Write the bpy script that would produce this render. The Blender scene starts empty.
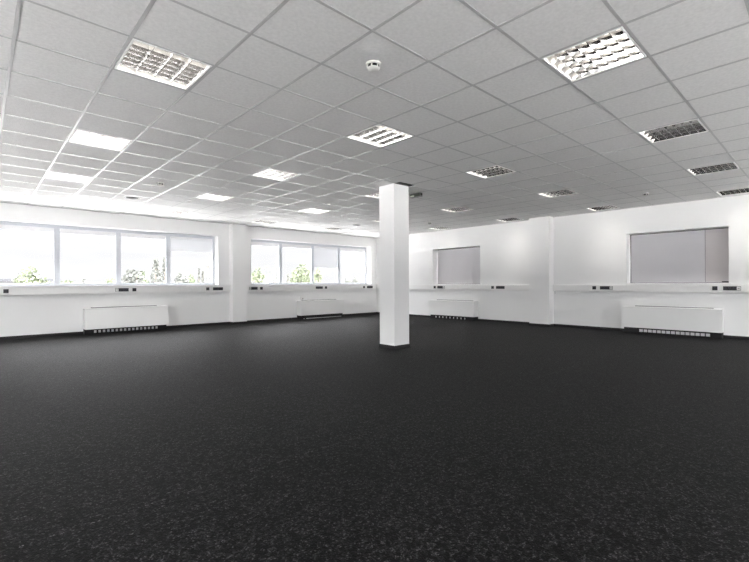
import bpy, bmesh, math, random
from mathutils import Vector, Matrix
random.seed(7)
C = bpy.context.scene.collection
SC = bpy.context.scene

# ------------------------------------------------------------------ camera, sky, sun, exposure
T = 0.6                                  # ceiling module
U0, V0 = 1.33, 1.6028                    # camera's offset in the ceiling grid
CAMZ = 1.1454
CZ = 2.888                               # ceiling height
WX, WY = 11.193, 11.947                  # blinds wall, window wall
LX, LY = -2.6, -2.6                      # the two walls behind the camera
ZR = Vector((0, 0, 1))

cam = bpy.data.cameras.new('camera')
cam.sensor_width = 36.0
cam.lens = 427.23 / 749 * 36
cam.shift_x = -(375.59 - 374.5) / 749
cam.shift_y = (283.71 - 281.0) / 749
cam.clip_start = 0.05
cam.clip_end = 2000
co = bpy.data.objects.new('camera', cam)
C.objects.link(co)
co.matrix_world = (Matrix.Translation((0, 0, CAMZ)) @ Matrix.Rotation(0.8199 - math.pi / 2, 4, 'Z')
                   @ Matrix.Rotation(math.pi / 2, 4, 'X') @ Matrix.Rotation(-0.0043, 4, 'Z'))
SC.camera = co

SKY_HORIZON, SKY_ZENITH = 0.36, 8.0
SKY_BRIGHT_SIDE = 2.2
SUN = 15.0
LAMP_W = 3.0
w = bpy.data.worlds.new('overcast_sky')
SC.world = w
w.use_nodes = True
nt = w.node_tree
nt.nodes.clear()
def N(t, kind, **kw):
    n = t.nodes.new(kind)
    for k, v in kw.items():
        if k in n.inputs: n.inputs[k].default_value = v
        else: setattr(n, k, v)
    return n
tc = N(nt, 'ShaderNodeTexCoord')
sx = N(nt, 'ShaderNodeSeparateXYZ')
nt.links.new(tc.outputs['Generated'], sx.inputs[0])
mr = N(nt, 'ShaderNodeMapRange')
mr.inputs['From Min'].default_value = 0.13
mr.inputs['From Max'].default_value = 0.75
mr.inputs['To Min'].default_value = SKY_HORIZON
mr.inputs['To Max'].default_value = SKY_ZENITH
nt.links.new(sx.outputs['Z'], mr.inputs['Value'])
mp = N(nt, 'ShaderNodeMapping')
mp.inputs['Scale'].default_value = (3.0, 3.0, 16.0)
nt.links.new(tc.outputs['Generated'], mp.inputs[0])
cl = N(nt, 'ShaderNodeTexNoise')
cl.inputs['Scale'].default_value = 1.6
cl.inputs['Detail'].default_value = 5.0
nt.links.new(mp.outputs[0], cl.inputs['Vector'])
cr = N(nt, 'ShaderNodeMapRange')
cr.inputs['From Min'].default_value = 0.35
cr.inputs['From Max'].default_value = 0.62
cr.inputs['To Min'].default_value = 0.91
cr.inputs['To Max'].default_value = 1.0
nt.links.new(cl.outputs['Fac'], cr.inputs['Value'])
mu = N(nt, 'ShaderNodeMath', operation='MULTIPLY')
# extra brightness added to the unseen sky behind the camera, to light the room
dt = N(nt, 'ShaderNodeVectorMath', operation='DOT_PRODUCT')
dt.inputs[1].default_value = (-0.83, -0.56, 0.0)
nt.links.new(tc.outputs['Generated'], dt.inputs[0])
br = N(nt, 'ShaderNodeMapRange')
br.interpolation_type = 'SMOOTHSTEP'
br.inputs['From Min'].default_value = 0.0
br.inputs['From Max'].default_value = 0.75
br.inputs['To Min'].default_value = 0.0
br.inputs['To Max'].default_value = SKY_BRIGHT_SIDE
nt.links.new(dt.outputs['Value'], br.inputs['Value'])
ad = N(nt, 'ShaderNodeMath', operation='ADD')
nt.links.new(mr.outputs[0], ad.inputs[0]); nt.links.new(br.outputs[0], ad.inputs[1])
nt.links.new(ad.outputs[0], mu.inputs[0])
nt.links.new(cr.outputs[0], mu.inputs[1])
bg = N(nt, 'ShaderNodeBackground')
bg.inputs['Color'].default_value = (0.965, 0.98, 1.0, 1)
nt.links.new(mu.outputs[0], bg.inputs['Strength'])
wo = N(nt, 'ShaderNodeOutputWorld')
nt.links.new(bg.outputs[0], wo.inputs['Surface'])

sl = bpy.data.lights.new('sun', 'SUN')
sl.energy = SUN
sl.angle = math.radians(4)
sl.color = (1.0, 0.96, 0.9)
so = bpy.data.objects.new('sun', sl)
C.objects.link(so)
so.rotation_euler = Vector((-0.5, 0.0, -0.86)).to_track_quat('-Z', 'Y').to_euler()

SC.view_settings.view_transform = 'Standard'
SC.view_settings.look = 'None'
SC.view_settings.gamma = 1.0
SC.view_settings.use_curve_mapping = False
SC.view_settings.exposure = 1.66
SC.cycles.use_denoising = True
SC.cycles.denoising_prefilter = 'NONE'
SC.cycles.max_bounces = 10
SC.cycles.diffuse_bounces = 6
SC.cycles.glossy_bounces = 4
SC.cycles.transparent_max_bounces = 16
SC.cycles.sample_clamp_indirect = 6.0
SC.cycles.caustics_reflective = False
SC.cycles.caustics_refractive = False

# ------------------------------------------------------------------ materials
def pbr(name, col, rough=0.6, metal=0.0, spec=0.5, noise=None, bump=None, emit=None):
    m = bpy.data.materials.new(name)
    m.use_nodes = True
    t = m.node_tree
    b = t.nodes['Principled BSDF']
    b.inputs['Base Color'].default_value = (*col, 1)
    b.inputs['Roughness'].default_value = rough
    b.inputs['Metallic'].default_value = metal
    b.inputs['Specular IOR Level'].default_value = spec
    if emit:
        b.inputs['Emission Color'].default_value = (*emit[0], 1)
        b.inputs['Emission Strength'].default_value = emit[1]
    if noise or bump:
        tx = t.nodes.new('ShaderNodeTexCoord')
    if noise:                                 # (scale, darker factor, lighter factor)
        n = t.nodes.new('ShaderNodeTexNoise')
        n.inputs['Scale'].default_value = noise[0]
        n.inputs['Detail'].default_value = 4
        t.links.new(tx.outputs['Object'], n.inputs['Vector'])
        r = t.nodes.new('ShaderNodeValToRGB')
        r.color_ramp.elements[0].position = 0.3
        r.color_ramp.elements[1].position = 0.7
        r.color_ramp.elements[0].color = (*[c * noise[1] for c in col], 1)
        r.color_ramp.elements[1].color = (*[min(1, c * noise[2]) for c in col], 1)
        t.links.new(n.outputs['Fac'], r.inputs[0])
        t.links.new(r.outputs[0], b.inputs['Base Color'])
    if bump:                                  # (scale, strength)
        n2 = t.nodes.new('ShaderNodeTexNoise')
        n2.inputs['Scale'].default_value = bump[0]
        n2.inputs['Detail'].default_value = 3
        t.links.new(tx.outputs['Object'], n2.inputs['Vector'])
        bp = t.nodes.new('ShaderNodeBump')
        bp.inputs['Strength'].default_value = bump[1]
        bp.inputs['Distance'].default_value = 0.01
        t.links.new(n2.outputs['Fac'], bp.inputs['Height'])
        t.links.new(bp.outputs[0], b.inputs['Normal'])
    return m

M = {}
M['wall'] = pbr('white_wall_paint', (0.86, 0.86, 0.855), 0.75, noise=(3.0, 0.99, 1.0), bump=(60, 0.03), spec=0.3)
M['tile'] = pbr('mineral_fibre_tile', (0.75, 0.747, 0.74), 0.95, noise=(38, 0.92, 1.03), bump=(120, 0.12), spec=0.1)
M['bar'] = pbr('white_grid_bar', (0.46, 0.46, 0.46), 0.35, noise=(2.0, 0.98, 1.0))
M['slab'] = pbr('concrete_slab', (0.12, 0.12, 0.12), 0.9, noise=(4, 0.8, 1.1))
M['baseboard'] = pbr('black_baseboard', (0.006, 0.006, 0.007), 0.6, noise=(8, 0.8, 1.2))
M['upvc'] = pbr('pale_grey_window_frame', (0.58, 0.60, 0.64), 0.35, noise=(2, 0.98, 1.0))
M['darkframe'] = pbr('dark_window_frame', (0.05, 0.05, 0.055), 0.5, noise=(4, 0.9, 1.1))
M['sill'] = pbr('white_sill_board', (0.84, 0.84, 0.84), 0.35, noise=(3, 0.98, 1.0))
M['blind'] = pbr('pale_blind_fabric', (0.70, 0.70, 0.71), 0.9, noise=(260, 0.95, 1.03), spec=0.1)
t_ = M['blind'].node_tree                 # light glows through the thin fabric
tl_ = t_.nodes.new('ShaderNodeBsdfTranslucent'); tl_.inputs[0].default_value = (0.75, 0.76, 0.78, 1)
mx_ = t_.nodes.new('ShaderNodeMixShader'); mx_.inputs[0].default_value = 0.24
t_.links.new(t_.nodes['Principled BSDF'].outputs[0], mx_.inputs[1]); t_.links.new(tl_.outputs[0], mx_.inputs[2])
t_.links.new(mx_.outputs[0], t_.nodes['Material Output'].inputs[0])
M['greyblind'] = pbr('grey_blind_fabric', (0.60, 0.59, 0.61), 0.9, noise=(260, 0.95, 1.03), spec=0.1)
M['roseblind'] = pbr('rose_grey_blind_fabric', (0.58, 0.55, 0.555), 0.9, noise=(260, 0.95, 1.03), spec=0.1)
M['alu'] = pbr('white_aluminium_rail', (0.8, 0.8, 0.81), 0.3, noise=(3, 0.98, 1.0))
M['trunk'] = pbr('white_trunking_plastic', (0.84, 0.835, 0.825), 0.4, noise=(2, 0.99, 1.0))
M['black'] = pbr('black_socket_plastic', (0.01, 0.01, 0.013), 0.45, noise=(20, 0.8, 1.2))
M['blackhole'] = pbr('dark_socket_recess', (0.004, 0.004, 0.005), 0.7, noise=(20, 0.8, 1.2))
M['socketgrey'] = pbr('grey_blue_socket_plastic', (0.022, 0.024, 0.034), 0.4, noise=(20, 0.8, 1.2))
M['whiteplastic'] = pbr('white_plastic', (0.82, 0.82, 0.81), 0.4, noise=(10, 0.98, 1.0))
M['detector'] = pbr('cream_detector_plastic', (0.60, 0.60, 0.57), 0.45, noise=(10, 0.98, 1.0))
M['greyplastic'] = pbr('grey_plastic', (0.30, 0.30, 0.30), 0.5, noise=(20, 0.9, 1.1))
M['heater'] = pbr('white_heater_enamel', (0.83, 0.83, 0.82), 0.4, noise=(2, 0.99, 1.0))
M['fin'] = pbr('pale_metal_vane', (0.70, 0.70, 0.70), 0.35, metal=0.0, noise=(10, 0.95, 1.0))
M['heaterdark'] = pbr('black_heater_void', (0.008, 0.008, 0.009), 0.7, noise=(9, 0.8, 1.2))
M['housing'] = pbr('white_lamp_housing', (0.88, 0.88, 0.87), 0.5, noise=(9, 0.99, 1.0))
M['reflector'] = pbr('bright_aluminium_reflector', (0.86, 0.85, 0.83), 0.08, metal=1.0, noise=(9, 0.98, 1.0))
M['crossblade'] = pbr('satin_aluminium_blade', (0.74, 0.73, 0.72), 0.25, metal=1.0, noise=(9, 0.98, 1.0))
M['tube'] = pbr('fluorescent_tube', (0.9, 0.9, 0.9), 0.4, emit=((1.0, 0.94, 0.87), 0.6), noise=(5, 0.99, 1.0))
M['ventdark'] = pbr('dark_grey_vent', (0.10, 0.10, 0.10), 0.6, noise=(30, 0.8, 1.2))
M['signdark'] = pbr('dark_olive_sign_face', (0.035, 0.04, 0.02), 0.4, noise=(12, 0.7, 1.5))
M['signpale'] = pbr('pale_sign_strip', (0.62, 0.64, 0.55), 0.4, noise=(12, 0.95, 1.0))
M['bark'] = pbr('grey_brown_bark', (0.20, 0.17, 0.14), 0.9, noise=(12, 0.7, 1.2))
def leafmat(name, col):
    return pbr(name, col, 0.7, noise=(0.9, 0.75, 1.2), spec=0.2)
M['leaf'] = leafmat('green_leaves', (0.075, 0.090, 0.056))
M['leafpale'] = leafmat('pale_green_leaves', (0.092, 0.107, 0.068))
M['leafgrey'] = leafmat('grey_green_leaves', (0.084, 0.088, 0.080))
M['field'] = pbr('pale_concrete_yard', (0.458, 0.46, 0.464), 0.95, noise=(0.05, 0.8, 1.15), spec=0.1)
M['render'] = pbr('pale_building_render', (0.07, 0.07, 0.072), 0.9, noise=(0.4, 0.95, 1.02))
M['roofing'] = pbr('grey_roof_covering', (0.035, 0.036, 0.04), 0.8, noise=(0.6, 0.9, 1.05))

def carpet():
    m = bpy.data.materials.new('charcoal_loop_carpet')
    m.use_nodes = True
    t = m.node_tree
    b = t.nodes['Principled BSDF']
    L = t.links.new
    tx = t.nodes.new('ShaderNodeTexCoord')
    def tufts(scale):
        v = t.nodes.new('ShaderNodeTexVoronoi'); v.inputs['Scale'].default_value = scale
        L(tx.outputs['Object'], v.inputs['Vector'])
        sp = t.nodes.new('ShaderNodeSeparateColor'); L(v.outputs['Color'], sp.inputs[0])
        return sp.outputs[0], v
    r1, v1 = tufts(165)
    r2, v2 = tufts(64)
    r = t.nodes.new('ShaderNodeValToRGB')
    e = r.color_ramp.elements
    e[0].position = 0.0; e[0].color = (0.001, 0.001, 0.001, 1)
    e[1].position = 1.0; e[1].color = (0.031, 0.030, 0.031, 1)
    for p, c in ((0.5, 0.0026), (0.82, 0.0105)):
        k = e.new(p); k.color = (c, c, c * 1.02, 1)
    L(r1, r.inputs[0])
    m2 = t.nodes.new('ShaderNodeMapRange'); m2.inputs['From Min'].default_value = 0.25; m2.inputs['To Min'].default_value = 0.1; m2.inputs['To Max'].default_value = 2.6
    L(r2, m2.inputs['Value'])
    n2 = t.nodes.new('ShaderNodeTexNoise'); n2.inputs['Scale'].default_value = 0.7; n2.inputs['Detail'].default_value = 3
    L(tx.outputs['Object'], n2.inputs['Vector'])
    m3 = t.nodes.new('ShaderNodeMapRange')
    m3.inputs['From Min'].default_value = 0.3; m3.inputs['From Max'].default_value = 0.7
    m3.inputs['To Min'].default_value = 0.85; m3.inputs['To Max'].default_value = 1.12
    L(n2.outputs['Fac'], m3.inputs['Value'])
    # faint seams between the carpet widths, 4 m apart along the window wall's direction
    sx = t.nodes.new('ShaderNodeSeparateXYZ'); L(tx.outputs['Object'], sx.inputs[0])
    def M_(op, a, bv):
        q = t.nodes.new('ShaderNodeMath'); q.operation = op
        for i, x in enumerate((a, bv)):
            if isinstance(x, (int, float)): q.inputs[i].default_value = x
            else: L(x, q.inputs[i])
        return q.outputs[0]
    f = M_('PINGPONG', M_('ADD', sx.outputs['Y'], 4.0 - 2.435), 2.0)
    seam = M_('LESS_THAN', f, 0.006)
    k = M_('MULTIPLY', M_('MULTIPLY', m2.outputs[0], m3.outputs[0]), M_('ADD', M_('MULTIPLY', seam, 1.2), 1.0))
    mx = t.nodes.new('ShaderNodeMix'); mx.data_type = 'RGBA'; mx.blend_type = 'MULTIPLY'; mx.inputs[0].default_value = 1.0
    L(r.outputs[0], mx.inputs[6]); L(k, mx.inputs[7])
    L(mx.outputs[2], b.inputs['Base Color'])
    b.inputs['Roughness'].default_value = 0.6
    b.inputs['Specular IOR Level'].default_value = 0.07
    bp = t.nodes.new('ShaderNodeBump'); bp.inputs['Strength'].default_value = 0.2; bp.inputs['Distance'].default_value = 0.006
    L(v1.outputs['Distance'], bp.inputs['Height'])
    L(bp.outputs[0], b.inputs['Normal'])
    return m
M['carpet'] = carpet()

def glass():
    m = bpy.data.materials.new('window_glass')
    m.use_nodes = True
    t = m.node_tree
    t.nodes.clear()
    tr = t.nodes.new('ShaderNodeBsdfTransparent'); tr.inputs[0].default_value = (0.975, 0.97, 0.97, 1)
    gl = t.nodes.new('ShaderNodeBsdfGlossy'); gl.inputs['Roughness'].default_value = 0.02
    fr = t.nodes.new('ShaderNodeFresnel'); fr.inputs[0].default_value = 1.1
    ms = t.nodes.new('ShaderNodeMixShader')
    o = t.nodes.new('ShaderNodeOutputMaterial')
    t.links.new(fr.outputs[0], ms.inputs[0])
    t.links.new(tr.outputs[0], ms.inputs[1]); t.links.new(gl.outputs[0], ms.inputs[2])
    t.links.new(ms.outputs[0], o.inputs[0])
    return m
M['glass'] = glass()

# ------------------------------------------------------------------ mesh helpers
class MB:
    """collects shapes; build() links them as one mesh object"""
    def __init__(self): self.bm = bmesh.new()
    def box(self, a, b, bev=0.0):
        lo = [min(p, q) for p, q in zip(a, b)]; hi = [max(p, q) for p, q in zip(a, b)]
        v = [self.bm.verts.new((x, y, z)) for x in (lo[0], hi[0]) for y in (lo[1], hi[1]) for z in (lo[2], hi[2])]
        fs = [self.bm.faces.new([v[i] for i in f]) for f in ((0, 1, 3, 2), (4, 6, 7, 5), (0, 4, 5, 1), (2, 3, 7, 6), (0, 2, 6, 4), (1, 5, 7, 3))]
        if bev:
            ed = list({e for f in fs for e in f.edges})
            bmesh.ops.bevel(self.bm, geom=ed, offset=bev, segments=2, affect='EDGES', profile=0.6)
        return self
    def quad(self, pts):
        self.bm.faces.new([self.bm.verts.new(p) for p in pts]); return self
    def prism(self, prof, fn, a, b):
        """closed profile swept from a to b; fn(p, q, s) gives the point"""
        A = [self.bm.verts.new(fn(p, q, a)) for p, q in prof]
        B = [self.bm.verts.new(fn(p, q, b)) for p, q in prof]
        n = len(prof)
        for i in range(n):
            self.bm.faces.new((A[i], A[(i + 1) % n], B[(i + 1) % n], B[i]))
        self.bm.faces.new(A[::-1]); self.bm.faces.new(B)
        return self
    def lathe(self, prof, c, seg=24, axis='Z', smooth=True):
        rings = []
        for r, h in prof:
            ring = []
            for i in range(seg):
                t = 2 * math.pi * i / seg
                if axis == 'Z': p = (c[0] + r * math.cos(t), c[1] + r * math.sin(t), c[2] + h)
                elif axis == 'Y': p = (c[0] + r * math.cos(t), c[1] + h, c[2] + r * math.sin(t))
                else: p = (c[0] + h, c[1] + r * math.cos(t), c[2] + r * math.sin(t))
                ring.append(self.bm.verts.new(p))
            rings.append(ring)
        for a, b in zip(rings, rings[1:]):
            for i in range(seg):
                f = self.bm.faces.new((a[i], a[(i + 1) % seg], b[(i + 1) % seg], b[i])); f.smooth = smooth
        self.bm.faces.new(rings[0]); self.bm.faces.new(rings[-1])
        return self
    def tube(self, a, b, r0, r1, seg=8):
        a, b = Vector(a), Vector(b)
        d = (b - a).normalized()
        x = d.orthogonal().normalized(); y = d.cross(x)
        A = [self.bm.verts.new(a + r0 * (math.cos(2 * math.pi * i / seg) * x + math.sin(2 * math.pi * i / seg) * y)) for i in range(seg)]
        B = [self.bm.verts.new(b + r1 * (math.cos(2 * math.pi * i / seg) * x + math.sin(2 * math.pi * i / seg) * y)) for i in range(seg)]
        for i in range(seg):
            f = self.bm.faces.new((A[i], A[(i + 1) % seg], B[(i + 1) % seg], B[i])); f.smooth = True
        self.bm.faces.new(A[::-1]); self.bm.faces.new(B)
        return self
    def build(self, name, mat, parent=None, fix=True):
        if fix: bmesh.ops.recalc_face_normals(self.bm, faces=self.bm.faces[:])
        me = bpy.data.meshes.new(name)
        self.bm.to_mesh(me); self.bm.free()
        me.materials.append(mat)
        o = bpy.data.objects.new(name, me)
        C.objects.link(o)
        if parent: o.parent = parent
        return o

def tag(o, label=None, cat=None, group=None, kind=None):
    if label: o['label'] = label
    if cat: o['category'] = cat
    if group: o['group'] = group
    if kind: o['kind'] = kind
    return o
def struct(o): o['kind'] = 'structure'; return o
def empty(name, loc, rz=0.0):
    o = bpy.data.objects.new(name, None); o.empty_display_size = 0.1
    C.objects.link(o); o.location = loc; o.rotation_euler = (0, 0, rz)
    return o
def copy_tree(o, parent=None):
    c = o.copy(); C.objects.link(c)
    if parent: c.parent = parent
    for ch in list(o.children): copy_tree(ch, c)
    return c

# ------------------------------------------------------------------ room shell
TOP = CZ + 0.42
WT = 0.36                                  # wall thickness
W1 = (0.155, 5.025); W2 = (6.035, 10.905)  # window openings along X
WZ = (1.13, 2.53)
R3 = (7.327, 9.179); R4 = (1.453, 3.324)   # blinded openings along Y
RZ = (1.13, 2.292)

struct(MB().box((LX - 0.3, LY - 0.3, -0.2), (WX + WT, WY + WT, 0)).build('floor', M['carpet']))
b = MB()
y0, y1 = WY, WY + WT
b.box((LX - 0.3, y0, 0), (WX + WT, y1, WZ[0])); b.box((LX - 0.3, y0, WZ[1]), (WX + WT, y1, TOP))
for xa, xb in ((LX - 0.3, W1[0]), (W1[1], W2[0]), (W2[1], WX + WT)): b.box((xa, y0, WZ[0]), (xb, y1, WZ[1]))
struct(b.build('wall_back', M['wall']))
b = MB()
x0, x1 = WX, WX + WT
b.box((x0, LY - 0.3, 0), (x1, WY, RZ[0])); b.box((x0, LY - 0.3, RZ[1]), (x1, WY, TOP))
for ya, yb in ((LY - 0.3, R4[0]), (R4[1], R3[0]), (R3[1], WY)): b.box((x0, ya, RZ[0]), (x1, yb, RZ[1]))
struct(b.build('wall_right', M['wall']))
b = MB()
LW = ((-1.9, 3.3), (4.4, 10.6))            # openings added in this unseen wall to let in fill daylight, along Y
b.box((LX - WT, LY - 0.3, 0), (LX, WY + WT, WZ[0])); b.box((LX - WT, LY - 0.3, WZ[1]), (LX, WY + WT, TOP))
for ya, yb in ((LY - 0.3, LW[0][0]), (LW[0][1], LW[1][0]), (LW[1][1], WY + WT)): b.box((LX - WT, ya, WZ[0]), (LX, yb, WZ[1]))
struct(b.build('wall_left', M['wall']))
b = MB()
FW = ((-2.1, 3.6), (4.7, 10.4))            # openings added in the other unseen wall for fill daylight, along X
b.box((LX, LY - WT, 0), (WX, LY, WZ[0])); b.box((LX, LY - WT, WZ[1]), (WX, LY, TOP))
for xa, xb in ((LX, FW[0][0]), (FW[0][1], FW[1][0]), (FW[1][1], WX)): b.box((xa, LY - WT, WZ[0]), (xb, LY, WZ[1]))
struct(b.build('wall_front', M['wall']))
struct(MB().box((LX - 0.3, LY - 0.3, TOP), (WX + WT, WY + WT, TOP + 0.25)).build('ceiling_slab', M['slab']))
# pilasters
PW = (5.362, 5.79, 0.21)                   # X range, depth on the window wall
PR = (5.07, 5.62, 0.26)                    # Y range, depth on the blinds wall
struct(MB().box((PW[0], WY - PW[2], 0), (PW[1], WY + 0.02, CZ + 0.1)).build('wall_pilaster', M['wall']))
struct(MB().box((WX - PR[2], PR[0], 0), (WX + 0.02, PR[1], CZ + 0.1)).build('wall_pilaster', M['wall']))
# free-standing column
CX, CY, CS = 5.315, 5.215, 0.375
struct(MB().box((CX, CY, 0), (CX + CS, CY + CS, CZ + 0.006), 0.004).build('wall_column', M['wall']))
struct(MB().box((CX + 0.012, CY + 0.012, CZ + 0.006), (CX + CS - 0.012, CY + CS - 0.012, TOP)).build('wall_column', M['slab']))

# baseboards
BH, BT = 0.062, 0.012
def runs(name, segs):
    m = MB()
    for a, c in segs: m.box((a[0], a[1], 0.0), (c[0], c[1], BH))
    struct(m.build(name, M['baseboard']))
yb = WY - PW[2]
runs('baseboard_back', [((LX, WY - BT), (PW[0] - BT, WY)), ((PW[0] - BT, yb - BT), (PW[0], WY)), ((PW[0], yb - BT), (PW[1] + BT, yb)),
                        ((PW[1], yb), (PW[1] + BT, WY)), ((PW[1] + BT, WY - BT), (WX, WY))])
xb = WX - PR[2]
runs('baseboard_right', [((WX - BT, LY), (WX, PR[0] - BT)), ((xb - BT, PR[0] - BT), (WX, PR[0])), ((xb - BT, PR[0]), (xb, PR[1] + BT)),
                         ((xb, PR[1]), (WX, PR[1] + BT)), ((WX - BT, PR[1] + BT), (WX, WY - BT))])
runs('baseboard_left', [((LX, LY), (LX + BT, WY - BT))])
runs('baseboard_front', [((LX + BT, LY), (WX - BT, LY + BT))])
runs('baseboard_column', [((CX - BT, CY - BT), (CX + CS + BT, CY)), ((CX - BT, CY + CS), (CX + CS + BT, CY + CS + BT)),
                          ((CX - BT, CY), (CX, CY + CS)), ((CX + CS, CY), (CX + CS + BT, CY + CS))])

# ------------------------------------------------------------------ suspended ceiling
LIGHTS = [(u, v) for u in (0, 4, 8, 12, 16) for v in (0, 4, 8, 12, 16)]
HOLES = [(CX - 0.004, CY - 0.15, CX + CS + 0.05, CY + CS + 0.004),
         (PW[0] - 0.002, WY - PW[2] - 0.002, PW[1] + 0.002, WY), (WX - PR[2] - 0.002, PR[0] - 0.012, WX, PR[1] + 0.002)]
def gx(i): return (i + U0) * T
def gy(j): return (j + V0) * T
def subtract(r, h):
    if r[2] <= h[0] or r[0] >= h[2] or r[3] <= h[1] or r[1] >= h[3]: return [r]
    out = []
    if r[0] < h[0]: out.append((r[0], r[1], h[0], r[3]))
    if r[2] > h[2]: out.append((h[2], r[1], r[2], r[3]))
    a, c = max(r[0], h[0]), min(r[2], h[2])
    if r[1] < h[1]: out.append((a, r[1], c, h[1]))
    if r[3] > h[3]: out.append((a, h[3], c, r[3]))
    return out
tiles = MB()
i0, i1 = math.floor(LX / T - U0), math.ceil(WX / T - U0)
j0, j1 = math.floor(LY / T - V0), math.ceil(WY / T - V0)
for i in range(i0, i1):
    for j in range(j0, j1):
        if (i, j) in LIGHTS: continue
        r = (max(gx(i), LX), max(gy(j), LY), min(gx(i + 1), WX), min(gy(j + 1), WY))
        if r[2] - r[0] < 0.002 or r[3] - r[1] < 0.002: continue
        rs = [r]
        for h in HOLES: rs = [q for p in rs for q in subtract(p, h)]
        z = CZ + 0.0012 + random.uniform(0, 0.0018)
        for a in rs:
            tiles.box((a[0], a[1], z), (a[2], a[3], z + 0.015))
struct(tiles.build('ceiling', M['tile']))
bars = MB()
HB = 0.012
def bar(xa, ya, xb, yb):
    rs = [(xa, ya, xb, yb)]
    for h in HOLES: rs = [q for p in rs for q in subtract(p, h)]
    for a in rs: bars.box((a[0], a[1], CZ), (a[2], a[3], CZ + 0.03))
for i in range(i0 + 1, i1): bar(gx(i) - HB, LY, gx(i) + HB, WY)
for j in range(j0 + 1, j1):
    for i in range(i0, i1):
        a, c = max(gx(i) + HB, LX), min(gx(i + 1) - HB, WX)
        if c > a: bar(a, gy(j) - HB * 0.9, c, gy(j) + HB * 0.9)
struct(bars.build('ceiling_grid', M['bar']))
tr = MB()
tr.box((LX, WY - 0.022, CZ - 0.002), (PW[0], WY, CZ + 0.02)); tr.box((PW[1], WY - 0.022, CZ - 0.002), (WX, WY, CZ + 0.02))
tr.box((WX - 0.022, LY, CZ - 0.002), (WX, PR[0], CZ + 0.02)); tr.box((WX - 0.022, PR[1], CZ - 0.002), (WX, WY, CZ + 0.02))
tr.box((LX, LY, CZ - 0.002), (LX + 0.022, WY, CZ + 0.02)); tr.box((LX, LY, CZ - 0.002), (WX, LY + 0.022, CZ + 0.02))
struct(tr.build('trim_1', M['bar']))

# ------------------------------------------------------------------ windows
def win_fn(wall):
    # (along, depth behind the wall face, height) -> world
    if wall == 'back': return lambda s, d, z: (s, WY + d, z)
    return lambda s, d, z: (WX + d, s, z)
def fbox(m, fn, a, c, bev=0.0): return m.box(fn(*a), fn(*c), bev)

MULL1 = [1.352, 2.592, 3.766]; MULL2 = [7.190, 8.440, 9.585]
def long_window(name, span, mulls):
    fn = win_fn('back')
    root = empty(name, fn((span[0] + span[1]) / 2, 0, WZ[0])); struct(root)
    L = root.location.copy()
    g = lambda s, d, z: tuple(Vector(fn(s, d, z)) - L)
    fr = MB()
    d0, d1 = 0.26, 0.33
    fbox(fr, g, (span[0], d0, WZ[0]), (span[1], d1, WZ[0] + 0.062), 0.004)
    fbox(fr, g, (span[0], d0, WZ[1] - 0.075), (span[1], d1, WZ[1]), 0.004)
    for s0, s1 in [(span[0], span[0] + 0.06)] + [(m - 0.055, m + 0.055) for m in mulls] + [(span[1] - 0.06, span[1])]:
        fbox(fr, g, (s0, d0, WZ[0] + 0.062), (s1, d1, WZ[1] - 0.075), 0.004)
    fr.build('window_frame', M['upvc'], root)
    ed = [span[0] + 0.06] + [x for m in mulls for x in (m - 0.055, m + 0.055)] + [span[1] - 0.06]
    panes = [(ed[2 * k], ed[2 * k + 1]) for k in range(4)]
    for s0, s1 in panes:
        p = MB(); fbox(p, g, (s0, 0.308, WZ[0] + 0.062), (s1, 0.314, WZ[1] - 0.075)); p.build('glass_pane', M['glass'], root)
    # handles on the mullions
    for m in mulls:
        h = MB(); fbox(h, g, (m - 0.062, 0.245, 1.62), (m - 0.042, 0.26, 1.69), 0.003); fbox(h, g, (m - 0.058, 0.225, 1.55), (m - 0.046, 0.245, 1.68), 0.003)
        h.build('handle', M['upvc'], root)
    return panes
P1 = long_window('window_1', W1, MULL1)
P2 = long_window('window_2', W2, MULL2)
s = MB().box((LX, WY - 0.075, 1.108), (PW[0], WY, 1.13), 0.003).box((W1[0], WY, 1.108), (W1[1], WY + 0.26, 1.131))
struct(s.build('trim_2', M['sill']))
s = MB().box((PW[1], WY - 0.075, 1.108), (WX, WY, 1.13), 0.003).box((W2[0], WY, 1.108), (W2[1], WY + 0.26, 1.131))
struct(s.build('trim_3', M['sill']))

def blinded_window(name, span):
    fn = win_fn('right')
    root = empty(name, fn((span[0] + span[1]) / 2, 0, RZ[0])); struct(root)
    L = root.location.copy()
    g = lambda s, d, z: tuple(Vector(fn(s, d, z)) - L)
    fr = MB()
    d0, d1 = 0.27, 0.34
    fbox(fr, g, (span[0], d0, RZ[0]), (span[1], d1, RZ[0] + 0.07)); fbox(fr, g, (span[0], d0, RZ[1] - 0.07), (span[1], d1, RZ[1]))
    mid = span[0] + 0.42
    for s0, s1 in ((span[0], span[0] + 0.07), (mid - 0.05, mid + 0.05), (span[1] - 0.07, span[1])):
        fbox(fr, g, (s0, d0, RZ[0] + 0.07), (s1, d1, RZ[1] - 0.07))
    fr.build('window_frame', M['darkframe'], root)
    for s0, s1 in ((span[0] + 0.07, mid - 0.05), (mid + 0.05, span[1] - 0.07)):
        p = MB(); fbox(p, g, (s0, 0.31, RZ[0] + 0.07), (s1, 0.316, RZ[1] - 0.07)); p.build('glass_pane', M['glass'], root)
    sl = MB(); fbox(sl, g, (span[0] - 0.05, -0.025, RZ[0] - 0.022), (span[1] + 0.03, 0.0, RZ[0] + 0.004), 0.003)
    fbox(sl, g, (span[0], 0.0, RZ[0]), (span[1], 0.27, RZ[0] + 0.004)); sl.build('window_sill', M['sill'], root)
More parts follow.
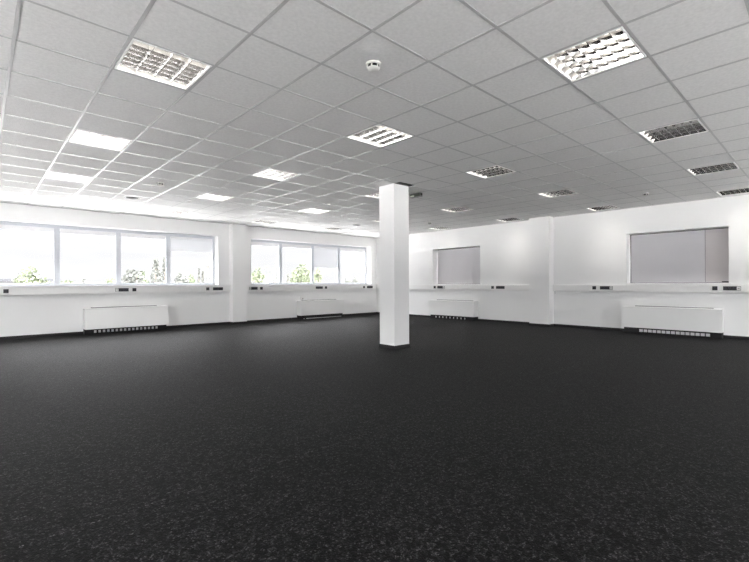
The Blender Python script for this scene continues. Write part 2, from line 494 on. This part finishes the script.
def added_window(nm, sp, pt):  # unseen windows added behind the camera to brighten ceiling and walls
    # pt(along, depth behind the wall face, height)
    fr = MB()
    fr.box(pt(sp[0], 0.26, WZ[0]), pt(sp[1], 0.33, WZ[0] + 0.06)).box(pt(sp[0], 0.26, WZ[1] - 0.07), pt(sp[1], 0.33, WZ[1]))
    st = (sp[1] - sp[0]) / 4
    for k in range(5):
        m = sp[0] + st * k
        fr.box(pt(max(sp[0], m - 0.055), 0.26, WZ[0] + 0.06), pt(min(sp[1], m + 0.055), 0.33, WZ[1] - 0.07))
    wf = struct(fr.build(nm, M['upvc']))
    for k in range(4):
        MB().box(pt(sp[0] + st * k + 0.05, 0.309, WZ[0] + 0.06), pt(sp[0] + st * (k + 1) - 0.05, 0.315, WZ[1] - 0.07)).build('glass_pane', M['glass'], wf)
def portal(c, sx_, sy_, d):
    l = bpy.data.lights.new('window_portal', 'AREA'); l.shape = 'RECTANGLE'; l.size = sx_; l.size_y = sy_
    l.cycles.is_portal = True
    o = bpy.data.objects.new('window_portal', l); C.objects.link(o); o.location = c
    o.rotation_euler = Vector(d).to_track_quat('-Z', 'Z').to_euler()
zm, zh_ = (WZ[0] + WZ[1]) / 2, WZ[1] - WZ[0]
for sp in (W1, W2): portal(((sp[0] + sp[1]) / 2, WY + 0.35, zm), sp[1] - sp[0], zh_, (0, -1, 0))
for sp in LW: portal((LX - 0.35, (sp[0] + sp[1]) / 2, zm), sp[1] - sp[0], zh_, (1, 0, 0))
for sp in FW: portal(((sp[0] + sp[1]) / 2, LY - 0.35, zm), sp[1] - sp[0], zh_, (0, 1, 0))
added_window('added_window_5', LW[0], lambda q, d, z: (LX - d, q, z))
added_window('added_window_6', LW[1], lambda q, d, z: (LX - d, q, z))
added_window('added_window_7', FW[0], lambda q, d, z: (q, LY - d, z))
added_window('added_window_8', FW[1], lambda q, d, z: (q, LY - d, z))
blinded_window('window_3', R3)
blinded_window('window_4', R4)

# ------------------------------------------------------------------ outside
struct(MB().box((-400, -300, -4.2), (500, 900, -4.0)).build('exterior_ground', M['field']))

# ------------------------------------------------------------------ roller blinds
BL = {('w1', 3): 2.073, ('w2', 2): 1.742}
names1 = ['rolled-up roller blind over the pane showing a lone tree above a flat roof',
          'rolled-up roller blind over the pane showing only distant low trees',
          'rolled-up roller blind over the pane showing a bush beside a tall tree',
          'roller blind pulled a quarter of the way down beside the wall pilaster']
names2 = ['rolled-up roller blind over the pane with a dark bare-branched tree',
          'rolled-up roller blind over the pane full of one broad green tree',
          'roller blind pulled halfway down in the window nearer the room corner',
          'rolled-up roller blind over the pane closest to the room corner']
for key, panes, nm in (('w1', P1, names1), ('w2', P2, names2)):
    for k, (s0, s1) in enumerate(panes):
        fn = win_fn('back')
        z1 = WZ[1] - 0.078
        o = empty('roller_blind', fn((s0 + s1) / 2, 0.285, z1))
        g = lambda s, d, z: (s - (s0 + s1) / 2, d - 0.285, z - z1)
        tag(o, nm[k], 'blind', 'roller blinds of the long windows')
        cz0 = z1 - 0.062
        m = MB(); fbox(m, g, (s0 + 0.004, 0.266, cz0), (s1 - 0.004, 0.304, z1), 0.006); m.build('cassette', M['alu'], o)
        zb = BL.get((key, k), cz0 - 0.012)
        m = MB(); fbox(m, g, (s0 + 0.012, 0.283, zb), (s1 - 0.012, 0.285, cz0)); m.build('fabric', M['blind'], o)
        m = MB(); fbox(m, g, (s0 + 0.010, 0.277, zb - 0.022), (s1 - 0.010, 0.291, zb), 0.003); m.build('bottom_rail', M['alu'], o)
        if zb < cz0 - 0.1:
            for sg in (s0 + 0.006, s1 - 0.006):
                m = MB(); fbox(m, g, (sg - 0.002, 0.282, WZ[0] + 0.064), (sg + 0.002, 0.286, cz0)); m.build('guide_wire', M['alu'], o)
def wide_blind(s0, s1, label, fabric, cap=False):
    fn = win_fn('right')
    zt = RZ[1] - 0.012
    c = (s0 + s1) / 2
    o = empty('roller_blind', fn(c, 0.235, zt))
    g = lambda s, d, z: (d - 0.235, s - c, z - zt)
    tag(o, label, 'blind')
    m = MB(); fbox(m, g, (s0, 0.225, zt - 0.03), (s1, 0.262, zt), 0.006); m.build('headrail', M['darkframe'], o)
    m = MB(); fbox(m, g, (s0 + 0.004, 0.224, RZ[0] + 0.035), (s1 - 0.002, 0.226, zt - 0.012)); m.build('fabric', fabric, o)
    r = MB(); fbox(r, g, (s0 + 0.004, 0.218, RZ[0] + 0.017), (s1 - 0.002, 0.232, RZ[0] + 0.035), 0.003); r.build('bottom_rail', M['greyblind'], o)
    if cap:
        r = MB(); fbox(r, g, (s0 + 0.003, 0.205, RZ[0] + 0.012), (s0 + 0.135, 0.217, RZ[0] + 0.036), 0.003); r.build('end_cap', M['black'], o)
wide_blind(R3[0] + 0.004, R3[1] - 0.03, 'grey roller blind fully down in the smaller-looking recess beside the column', M['greyblind'])
wide_blind(R4[0] + 0.42, R4[1] - 0.035, 'wide lilac grey roller blind fully down in the large window recess', M['greyblind'])
wide_blind(R4[0] + 0.006, R4[0] + 0.418, 'narrow rose grey roller blind strip beside the wide lilac grey blind', M['roseblind'], True)

# ------------------------------------------------------------------ cable trunking
TZ0, TZ1, TD = 0.932, 1.104, 0.062
def trunk(wall, s0, s1, label, bracket=None):
    fn = (lambda s, d, z: (s, WY - d, z)) if wall == 'back' else (lambda s, d, z: (WX - d, s, z))
    c = (s0 + s1) / 2
    base = Vector(fn(c, 0.0, TZ0))
    o = empty('cable_trunking', base)
    g = lambda s, d, z: tuple(Vector(fn(s, d, z)) - base)
    tag(o, label, 'trunking', 'white cable trunking along the walls')
    m = MB(); fbox(m, g, (s0, 0.003, TZ0), (s1, TD - 0.004, TZ1), 0.004); m.build('channel', M['trunk'], o)
    m = MB(); fbox(m, g, (s0 + 0.004, TD - 0.006, TZ0 + 0.018), (s1 - 0.004, TD, TZ1 - 0.018), 0.002); m.build('cover', M['trunk'], o)
    for e in (s0, s1):
        q = 0.004 if e == s0 else -0.004
        m = MB(); fbox(m, g, (e - 0.001 if q > 0 else e - 0.004, 0.003, TZ0 - 0.003), (e + 0.004 if q > 0 else e + 0.001, TD + 0.002, TZ1 + 0.003)); m.build('end_cap', M['trunk'], o)
    if bracket is not None:
        m = MB(); fbox(m, g, (bracket, 0.003, TZ0 - 0.075), (bracket + 0.012, 0.012, TZ0)); m.build('bracket', M['greyplastic'], o)
trunk('back', LX + 0.02, PW[0] - 0.006, 'white cable trunking under the window with one blind a quarter down')
trunk('back', PW[1] + 0.006, WX - 0.075, 'white cable trunking under the window with one blind halfway down')
trunk('right', PR[1] + 0.006, WY - 0.006, 'white cable trunking under the smaller-looking blinded window')
trunk('right', LY + 0.02, PR[0] - 0.006, 'white cable trunking running below the large lilac grey blinds', bracket=PR[0] - 0.05)

SZ = 1.022
def socket(wall, s0, s1, label, white=None, mat='black', group=None, n=3):
    """an outlet plate; white = 's0' or 's1' puts a white data module at that end"""
    fn = (lambda s, d, z: (s, WY - d, z)) if wall == 'back' else (lambda s, d, z: (WX - d, s, z))
    s0, s1 = min(s0, s1), max(s0, s1)
    c = (s0 + s1) / 2
    base = Vector(fn(c, TD, SZ))
    long = s1 - s0 > 0.14
    o = empty('socket_strip' if long else 'power_socket', base)
    g = lambda s, d, z: tuple(Vector(fn(s, d, z)) - base)
    tag(o, label, 'socket', group or ('black socket strips in the trunking' if long else 'small black sockets in the trunking'))
    a, e, hh = s0, s1, 0.041
    wd = 0.072
    if white == 's0': a = s0 + wd
    if white == 's1': e = s1 - wd
    m = MB(); fbox(m, g, (s0, TD, SZ - hh), (s1, TD + 0.012, SZ + hh), 0.003); m.build('plate', M[mat], o)
    k = n if long else 1
    wcell = (e - a) / k
    for q in range(k):
        cx = a + wcell * (q + 0.5)
        if long:
            m = MB()
            pr = [(0.026, 0.0), (0.026, 0.003), (0.020, 0.003), (0.018, 0.0005)]
            p = g(cx, TD + 0.012, SZ)
            if wall == 'back': m.lathe([(r, -h) for r, h in pr], p, 16, 'Y')
            else: m.lathe([(r, -h) for r, h in pr], p, 16, 'X')
            m.build('outlet', M['socketgrey'] if mat == 'black' else M['blackhole'], o)
        else:
            m = MB(); fbox(m, g, (cx - 0.026, TD + 0.012, SZ + 0.004), (cx + 0.026, TD + 0.018, SZ + 0.028), 0.002); m.build('hinged_flap', M['socketgrey'], o)
    if white:
        wa, we = (s0, s0 + wd) if white == 's0' else (s1 - wd, s1)
        m = MB(); fbox(m, g, (wa + 0.006, TD + 0.012, SZ - hh + 0.008), (we - 0.008, TD + 0.016, SZ + hh - 0.008), 0.002); wm = m.build('white_module', M['whiteplastic'], o)
        wm['label'] = 'white data outlet at the end of the strip'
        m = MB(); fbox(m, g, ((wa + we) / 2 - 0.016, TD + 0.016, SZ - 0.012), ((wa + we) / 2 + 0.016, TD + 0.018, SZ + 0.01)); m.build('port', M['greyplastic'], wm)
socket('back', 0.405, 0.49, 'small black socket alone below the pane with the lone tree')
socket('back', 2.455, 2.74, 'black socket strip with a white end, above the heater with a tilted panel', white='s0')
socket('back', 2.825, 2.91, 'small black socket above the middle of the tilted-panel heater')
socket('back', 4.655, 4.74, 'small black socket below the blind pulled a quarter down')
socket('back', 4.845, 5.13, 'black socket strip with no white end, directly beside the window-wall pilaster')
socket('back', 5.93, 6.205, 'black socket strip with white end, first past the pilaster under the bare-branched tree', white='s0')
socket('back', 6.29, 6.375, 'small black socket below the pane with the dark bare-branched tree')
socket('back', 8.335, 8.62, 'black socket strip above the heater that has a small white box on top')
socket('back', 8.715, 8.80, 'small black socket below the blind pulled halfway down')
socket('back', 10.46, 10.54, 'small black socket below the last pane before the room corner')
socket('back', 10.65, 10.93, 'greyish socket strip at the trunking end by the room corner', mat='socketgrey')
socket('right', 9.085, 9.0, 'small black socket under the blind of the smaller-looking recess')
socket('right', 8.93, 8.635, 'socket strip with white end under the blind of the smaller-looking recess', white='s0')
socket('right', 6.905, 6.82, 'small black socket between the smaller-looking blinded window and the wall pilaster')
socket('right', 6.745, 6.47, 'black socket strip without white end between blinded window and wall pilaster')
socket('right', 4.065, 3.98, 'small black socket between the wall pilaster and the large blinded window')
socket('right', 3.89, 3.605, 'black socket strip with white end, between wall pilaster and large blinded window', white='s0')
socket('right', 1.71, 1.625, 'small black socket below the end of the large blinded window')
socket('right', 1.535, 1.255, 'black socket strip with white end, past the end of the large blinded window', white='s0')

# ------------------------------------------------------------------ convector heaters
def heater(wall, s0, s1, label, vanes, tilt=0.0, bar=False, frm=0.1, to=0.86, vw=0.02):
    """s0..s1 along the wall; frm..to = share of the length where the plinth's pale vanes show"""
    fn = (lambda s, d, z: (s, WY - d, z)) if wall == 'back' else (lambda s, d, z: (WX - d, s, z))
    D = 0.27
    c = (s0 + s1) / 2
    base = Vector(fn(c, D / 2, 0))
    o = empty('convector_heater', base)
    g = lambda s, d, z: tuple(Vector(fn(s, d, z)) - base)
    tag(o, label, 'heater', 'white convector heaters under the windows')
    Z0, Z1 = 0.125, 0.60
    # casing: back, two cheeks and top
    m = MB()
    fbox(m, g, (s0, 0.013, Z0 + 0.01), (s1, 0.035, Z1 - 0.012))
    fbox(m, g, (s0, 0.035, Z0), (s0 + 0.02, D - 0.035, Z1 - 0.012)); fbox(m, g, (s1 - 0.02, 0.035, Z0), (s1, D - 0.035, Z1 - 0.012))
    fbox(m, g, (s0, 0.013, Z1 - 0.012), (s1, D - 0.02, Z1), 0.003)
    m.build('casing', M['heater'], o)
    # coil inside the casing
    m = MB(); fbox(m, g, (s0 + 0.03, 0.04, Z0 + 0.03), (s1 - 0.03, D - 0.05, Z1 - 0.03)); m.build('inner_coil', M['heaterdark'], o)
    # front panel, hinged at its top edge
    m = MB()
    t = 0.018
    prof = [(D - 0.02, Z1 + 0.002), (D, Z1 - 0.004), (D, Z1 - 0.03), (D + tilt, Z0), (D + tilt - t, Z0), (D - 0.02, Z1 - 0.03)]
    m.prism(prof, lambda p, q, s: g(s, p, q), s0 - 0.002, s1 + 0.002)
    m.build('front_panel', M['heater'], o)
    # outlet on top
    m = MB(); fbox(m, g, (s0 + 0.16, 0.03, Z1), (s1 - 0.22, 0.12, Z1 + 0.018)); gr = m.build('outlet_grille', M['greyplastic'], o)
    # recessed plinth with its vanes
    m = MB(); fbox(m, g, (s0 + 0.01, 0.013, 0.0), (s1 - 0.01, D - 0.075, Z0 + 0.01)); m.build('plinth', M['heaterdark'], o)
    L = s1 - s0
    if bar:
        m = MB(); fbox(m, g, (s0 + 0.12, D - 0.045, 0.012), (s1 - 0.05, D - 0.03, 0.03), 0.003); m.build('foot_rail', M['fin'], o)
        for q in (s0 + 0.16, s1 - 0.10):
            m = MB(); fbox(m, g, (q, D - 0.06, 0.0), (q + 0.05, D - 0.02, Z0)); m.build('foot', M['heaterdark'], o)
    else:
        for k in range(vanes):
            q = s0 + L * (frm + (to - frm) * k / (vanes - 1))
            m = MB(); fbox(m, g, (q - vw, D - 0.075, 0.03), (q + vw, D - 0.068, 0.088))
            m.build('vent_vane', M['fin'], o)
    return o
heater('back', 1.80, 3.587, 'white heater under the lone-tree window, front panel tilted out at the bottom', 16, tilt=0.085, frm=0.12, to=0.86, vw=0.024)
heater('back', 7.615, 9.384, 'white heater nearer the room corner with a small white box on top', 0, bar=True)
heater('right', 7.39, 9.13, 'white heater below the smaller-looking blind, with thin upright vanes underneath', 9, frm=0.21, to=0.86, vw=0.013)
heater('right', 1.53, 3.335, 'white heater below the large lilac grey blinds, square vents underneath', 15, frm=0.13, to=0.80, vw=0.034)
t = empty('thermostat_box', (7.815, WY - 0.03, 0.602))
tag(t, 'small white box on the wall above the end of a heater', 'thermostat')
MB().box((-0.045, -0.03, 0.0), (0.045, 0.03, 0.118), 0.008).build('cover', M['whiteplastic'], t)
MB().lathe([(0.022, -0.03), (0.022, -0.043), (0.018, -0.046)], (0, 0, 0.06), 16, 'Y').build('dial', M['greyplastic'], t)

# ------------------------------------------------------------------ ceiling lights
HS = 0.283                                 # half size of the fitting
def make_light():
    o = empty('ceiling_light', (0, 0, CZ))
    # housing: open tray
    h = MB()
    zt = 0.125
    h.quad([(-HS, -HS, zt), (HS, -HS, zt), (HS, HS, zt), (-HS, HS, zt)])
    for a, c in (((-HS, -HS), (HS, -HS)), ((HS, -HS), (HS, HS)), ((HS, HS), (-HS, HS)), ((-HS, HS), (-HS, -HS))):
        h.quad([(a[0], a[1], 0.0), (c[0], c[1], 0.0), (c[0], c[1], zt), (a[0], a[1], zt)])
    hb = h.build('housing', M['housing'], o, fix=False)
    sd = hb.modifiers.new('thick', 'SOLIDIFY'); sd.thickness = 0.003; sd.offset = 0
    f = MB()
    W_ = 0.012
    for a, c in (((-HS, -HS), (HS, -HS + W_)), ((-HS, HS - W_), (HS, HS)), ((-HS, -HS + W_), (-HS + W_, HS - W_)), ((HS - W_, -HS + W_), (HS, HS - W_))):
        f.box((a[0], a[1], -0.002), (c[0], c[1], 0.004))
    f.build('frame', M['housing'], o)
    # four tubes along Y
    pitch = (2 * HS - 0.024) / 4
    for k in range(4):
        x = -HS + 0.012 + pitch * (k + 0.5)
        MB().lathe([(0.013, -0.265), (0.013, 0.265)], (x, 0, 0.092), 12, 'Y').build('lamp_tube', M['tube'], o)
    # long mirror reflectors between the tubes, wide at the top
    zl, zh = 0.004, 0.070
    for k in range(5):
        x = -HS + 0.012 + pitch * k
        wb, wt = 0.002, 0.016
        l = x - (0 if k == 0 else 1) * wt; r = x + (0 if k == 4 else 1) * wt
        lb = x - (0 if k == 0 else 1) * wb; rb = x + (0 if k == 4 else 1) * wb
        n = 5
        prof = []
        for i in range(n + 1):
            s = i / n; prof.append((lb + (l - lb) * min(1, s / 0.66), zl + (zh - zl) * s))
        for i in range(n, -1, -1):
            s = i / n; prof.append((rb + (r - rb) * min(1, s / 0.66), zl + (zh - zl) * s))
        if k == 0: prof = [(x - 0.0005, zl), (x - 0.0005, zh)] + prof[n + 1:]
        if k == 4: prof = prof[:n + 1] + [(x + 0.0005, zh), (x + 0.0005, zl)]
        MB().prism(prof, lambda p, q, s: (p, s, q), -HS + 0.012, HS - 0.012).build('reflector', M['reflector'], o)
    # cross blades
    cell = (2 * HS - 0.024) / 7
    for k in range(1, 7):
        y = -HS + 0.012 + cell * k
        MB().prism([(-0.0015, zl + 0.002), (0.0015, zl + 0.002), (0.010, 0.064), (-0.010, 0.064)], lambda p, q, s: (s, y + p, q), -HS + 0.013, HS - 0.013).build('cross_blade', M['crossblade'], o)
    return o
lamp = bpy.data.lights.new('lamp_glow', 'AREA')
lamp.shape = 'SQUARE'; lamp.size = 0.52; lamp.energy = LAMP_W; lamp.spread = 1.9; lamp.color = (1.0, 0.945, 0.88)
proto = make_light()
lo = bpy.data.objects.new('lamp_glow', lamp); C.objects.link(lo)
lo.parent = proto; lo.location = (0, 0, 0.072)
ordn = ['first', 'second', 'third', 'fourth', 'fifth']
for q, (u, v) in enumerate(LIGHTS):
    o = proto if q == 0 else copy_tree(proto)
    o.location = (gx(u + 0.5), gy(v + 0.5), CZ)
    look = 'dark-celled ' if u >= 8 and v <= 4 else 'bright ' if u <= 4 and v <= 12 else ''
    tag(o, f'{look}square louvred ceiling light, {ordn[4 - v // 4]} row from the long windows, {ordn[4 - u // 4]} from the blinds wall',
        'ceiling light', 'square louvred ceiling lights')

# ------------------------------------------------------------------ ceiling devices
def detector(x, y, label):
    o = empty('smoke_detector', (x, y, CZ + 0.004)); tag(o, label, 'smoke detector', 'round smoke detectors on the ceiling')
    MB().lathe([(0.060, 0.0), (0.060, -0.012), (0.054, -0.017)], (0, 0, 0), 28).build('base', M['detector'], o)
    MB().lathe([(0.046, -0.014), (0.046, -0.040)], (0, 0, 0), 28).build('sensing_chamber', M['blackhole'], o)
    MB().lathe([(0.049, -0.038), (0.047, -0.044), (0.032, -0.052), (0.012, -0.055)], (0, 0, 0), 28).build('cap', M['detector'], o)
    rb = MB()
    for k in range(6):
        t = k * math.pi / 3 + 0.5
        cxx, cyy = 0.047 * math.cos(t), 0.047 * math.sin(t)
        rb.box((cxx - 0.004, cyy - 0.004, -0.042), (cxx + 0.004, cyy + 0.004, -0.013))
    rb.build('rib', M['detector'], o)
detector(2.305, 2.483, 'largest-looking white smoke detector, alone in a tile between three bright ceiling lights')
detector(2.305, 7.868, 'smoke detector on the ceiling near the round vent by the long windows')
detector(9.571, 2.503, 'smoke detector on the ceiling in front of the large blinded window')
detector(9.52, 7.90, 'tiny smoke detector on the ceiling near the free-standing column and blinds wall')
def vent(x, y, label):
    o = empty('ceiling_vent', (x, y, CZ + 0.004)); tag(o, label, 'vent', 'round ceiling vents')
    MB().lathe([(0.145, 0.0), (0.140, -0.006), (0.120, -0.008), (0.115, -0.002)], (0, 0, 0), 32).build('rim', M['greyplastic'], o)
    MB().lathe([(0.110, -0.003), (0.06, -0.016), (0.02, -0.018)], (0, 0, 0), 32).build('cone', M['ventdark'], o)
vent(2.286, 9.604, 'round dark vent in the ceiling in front of the window with a lone tree')
vent(8.26, 9.671, 'round dark vent in the ceiling before the half-lowered blind')
o = empty('ceiling_sensor', (5.825, 8.96, CZ + 0.004))
tag(o, 'tiny grey sensor on the ceiling beside a light near the long windows', 'sensor')
MB().lathe([(0.042, 0.0), (0.042, -0.010), (0.034, -0.016)], (0, 0, 0), 20).build('base', M['greyplastic'], o)
MB().lathe([(0.022, -0.016), (0.018, -0.030), (0.008, -0.035)], (0, 0, 0), 20).build('lens', M['whiteplastic'], o)
o = empty('exit_light', (6.24, 5.52, CZ))
tag(o, 'small dark-faced emergency light box on the ceiling beside the column top', 'emergency light')
MB().box((-0.035, -0.13, -0.07), (0.035, 0.13, 0.0), 0.004).build('body', M['greyplastic'], o)
MB().box((-0.039, -0.124, -0.064), (-0.035, 0.124, -0.004)).build('sign_face', M['signdark'], o)
MB().box((-0.0405, 0.02, -0.06), (-0.039, 0.118, -0.03)).build('sign_strip', M['signpale'], o)
MB().box((-0.028, -0.136, -0.046), (0.028, -0.130, -0.006)).build('end_cap', M['signdark'], o)

# ------------------------------------------------------------------ trees and buildings beyond the windows
F_ = Vector((math.cos(0.8199), math.sin(0.8199), 0)); R_ = Vector((math.sin(0.8199), -math.cos(0.8199), 0))
def out_at(px, dist):
    """a spot outside seen past picture column px, dist metres out from the window wall"""
    d = F_ + R_ * ((px - 375.6) / 427.2)
    k = (WY + dist) / d.y
    return Vector((d.x * k, d.y * k, -4.0)), k          # k = depth along the view axis
def leaves(m, c, rx, ry, rz, n, size):
    for _ in range(n):
        while True:
            p = Vector((random.uniform(-1, 1), random.uniform(-1, 1), random.uniform(-1, 1)))
            if p.length <= 1: break
        if random.random() < 0.6: p = p.normalized() * random.uniform(0.7, 1.0)
        q = Vector((c[0] + p.x * rx, c[1] + p.y * ry, c[2] + p.z * rz))
        a = Vector((random.gauss(0, 1), random.gauss(0, 1), random.gauss(0, 1))).normalized()
        e = a.orthogonal().normalized(); f = a.cross(e)
        s = size * random.uniform(0.6, 1.3)
        m.quad([q - e * s, q + f * s * 0.6, q + e * s, q - f * s * 0.6])
def tree(kind, px, top, width, dist, label, mat, n=700, shape='round'):
    """top = pixels above the horizon, width = pixels"""
    c, k = out_at(px, dist)
    mpp = k / 427.2
    ht = (CAMZ + top * mpp + 4.0) * 1.06
    r = width * mpp / 2 * (1.25 if shape != 'tall' else 1.1)
    o = empty(kind, c); tag(o, label, 'tree', 'trees beyond the windows')
    tk = MB(); br = MB(); lf = MB()
    if shape == 'tall':
        tk.tube((0, 0, 0), (0, 0, ht * 0.95), 0.12, 0.03)
        for q in range(9):
            z = ht * (0.16 + 0.09 * q)
            wz = r * (1.0 - 0.75 * (q / 8) ** 1.5)
            leaves(lf, (0, 0, z), wz, wz, ht * 0.075, n // 9, 0.16)
        for q in range(10):
            z = ht * (0.2 + 0.07 * q); a = q * 2.4
            br.tube((0, 0, z), (r * 0.7 * math.cos(a), r * 0.7 * math.sin(a), z + ht * 0.06), 0.035, 0.012, 5)
    else:
        tk.tube((0, 0, 0), (0.1, 0, ht * 0.55), 0.2, 0.10)
        for q in range(11):
            a = q * 2.4; rr = r * (0.25 + 0.45 * random.random()); z = ht * (0.45 + 0.38 * random.random())
            e = (rr * math.cos(a), rr * math.sin(a), z)
            br.tube((0.05, 0, ht * 0.38), e, 0.06, 0.018, 5)
            leaves(lf, e, r * 0.45, r * 0.45, min(ht * 0.17, r * 0.5), n // 11, 0.2 if shape == 'round' else 0.13)
        leaves(lf, (0, 0, ht * 0.8), r * 0.5, r * 0.5, ht * 0.16, n // 5, 0.2)
    tk.build('trunk', M['bark'], o); br.build('branches', M['bark'], o)
    lf.build('foliage', M[mat], o, fix=False)
tree('round_tree', 29, 18, 26, 45, 'lone round tree showing above the flat roof', 'leafpale', 900)
tree('round_tree', 19, 12, 9, 56, 'sparse grey tree leaning against the lone round tree above the flat roof', 'leafgrey', 220, 'sparse')
tree('round_tree', 111, 7, 16, 75, 'low green tree beside the first frame post past the lone tree', 'leafpale', 600)
tree('round_tree', 84, 7, 5, 75, 'tiny tree beside the small houses on the horizon', 'leafgrey', 300)
tree('round_tree', 68, 6, 14, 80, 'low pale tree beyond the houses, near the lone tree pane', 'leaf', 500)
tree('round_tree', 131, 15, 20, 42, 'broad grey green bush-like tree left of a tall tree in one pane'.replace('left of', 'next to'), 'leafgrey', 900)
tree('round_tree', 142, 13, 12, 44, 'small tree squeezed between broad bush-like tree and tall tree', 'leaf', 500)
tree('poplar_tree', 156, 26, 19, 40, 'tall pointed tree beside the frame post, highest in its pane', 'leafgrey', 900, 'tall')
tree('poplar_tree', 165, 28, 13, 42, 'tall slim tree partly hidden by the frame post', 'leafgrey', 700, 'tall')
tree('round_tree', 179, 11, 14, 48, 'low tree below the blind pulled a quarter down, beside the frame post', 'leafgrey', 700)
tree('round_tree', 191, 10, 9, 60, 'second low tree below the blind pulled a quarter down', 'leaf', 600)
tree('poplar_tree', 199, 16, 4.5, 50, 'slim poplar below the quarter-lowered blind, next to the low trees', 'leafgrey', 420, 'tall')
tree('poplar_tree', 203, 17, 4.5, 51, 'slim poplar below the quarter-lowered blind, on the pilaster side of its twin', 'leafgrey', 420, 'tall')
tree('poplar_tree', 208, 18, 5, 47, 'sparse thin tree nearest the pilaster end of the quarter-blind pane', 'leafgrey', 120, 'tall')
tree('round_tree', 257, 16, 15, 46, 'pale tree at the pilaster end of the second long window', 'leafpale', 500)
tree('bare_tree', 268, 19, 14, 40, 'dark bare-branched tree in the first pane past the pilaster', 'leafgrey', 130, 'sparse')
tree('bare_tree', 277, 22, 9, 38, 'thin leaning branches beside the dark bare-branched tree', 'leafgrey', 90, 'sparse')
tree('poplar_tree', 288, 10, 5, 33, 'small conifer beside the broad green tree', 'leafgrey', 420, 'tall')
tree('round_tree', 303, 20, 24, 44, 'broad green tree filling half of one pane', 'leafpale', 1200)
tree('round_tree', 318, 16, 8, 62, 'light green tree peeping under the half-lowered blind', 'leafpale', 500)
tree('round_tree', 347, 7, 7, 60, 'low rounded bush near the corner pane frame post', 'leafgrey', 400)
tree('round_tree', 355, 7, 8, 62, 'low wide bush in the pane closest to the room corner', 'leafgrey', 450)
# flat-roofed building behind the lone tree pane, small houses on the horizon
c, k = out_at(20, 60)
o = empty('flat_roofed_building', c); tag(o, 'long pale flat-roofed building under the lone tree', 'building')
zt = 4.0 + CAMZ + 6.5 * k / 427.2
xe = out_at(54, 60)[0].x - c.x
MB().box((-14, 0, 0), (xe - 0.3, 12, zt - 0.35)).build('wall', M['render'], o)
MB().box((-14.3, -0.3, zt - 0.35), (xe, 12.3, zt)).build('roof', M['roofing'], o)
for k2 in range(6):
    MB().box((-13 + 3 * k2, -0.06, zt - 2.2), (-11 + 3 * k2, 0.02, zt - 0.9)).build('window', M['roofing'], o)
for px, wd, lab in ((75, 7, 'low house with grey roof on the horizon'), (94, 8, 'long low grey-roofed house beside the tiny tree')):
    c, k = out_at(px, 90)
    mpp = k / 427.2
    ht = 4.0 + CAMZ + 2.6 * mpp
    hw = wd * mpp / 2
    o = empty('small_house', c); tag(o, lab, 'house')
    MB().box((-hw, 0, 0), (hw, 6, ht - 0.7)).build('wall', M['render'], o)
    MB().prism([(-0.4, ht - 0.7), (3.0, ht), (6.4, ht - 0.7)], lambda p, q, s: (s, p, q), -hw - 0.3, hw + 0.3).build('roof', M['roofing'], o)
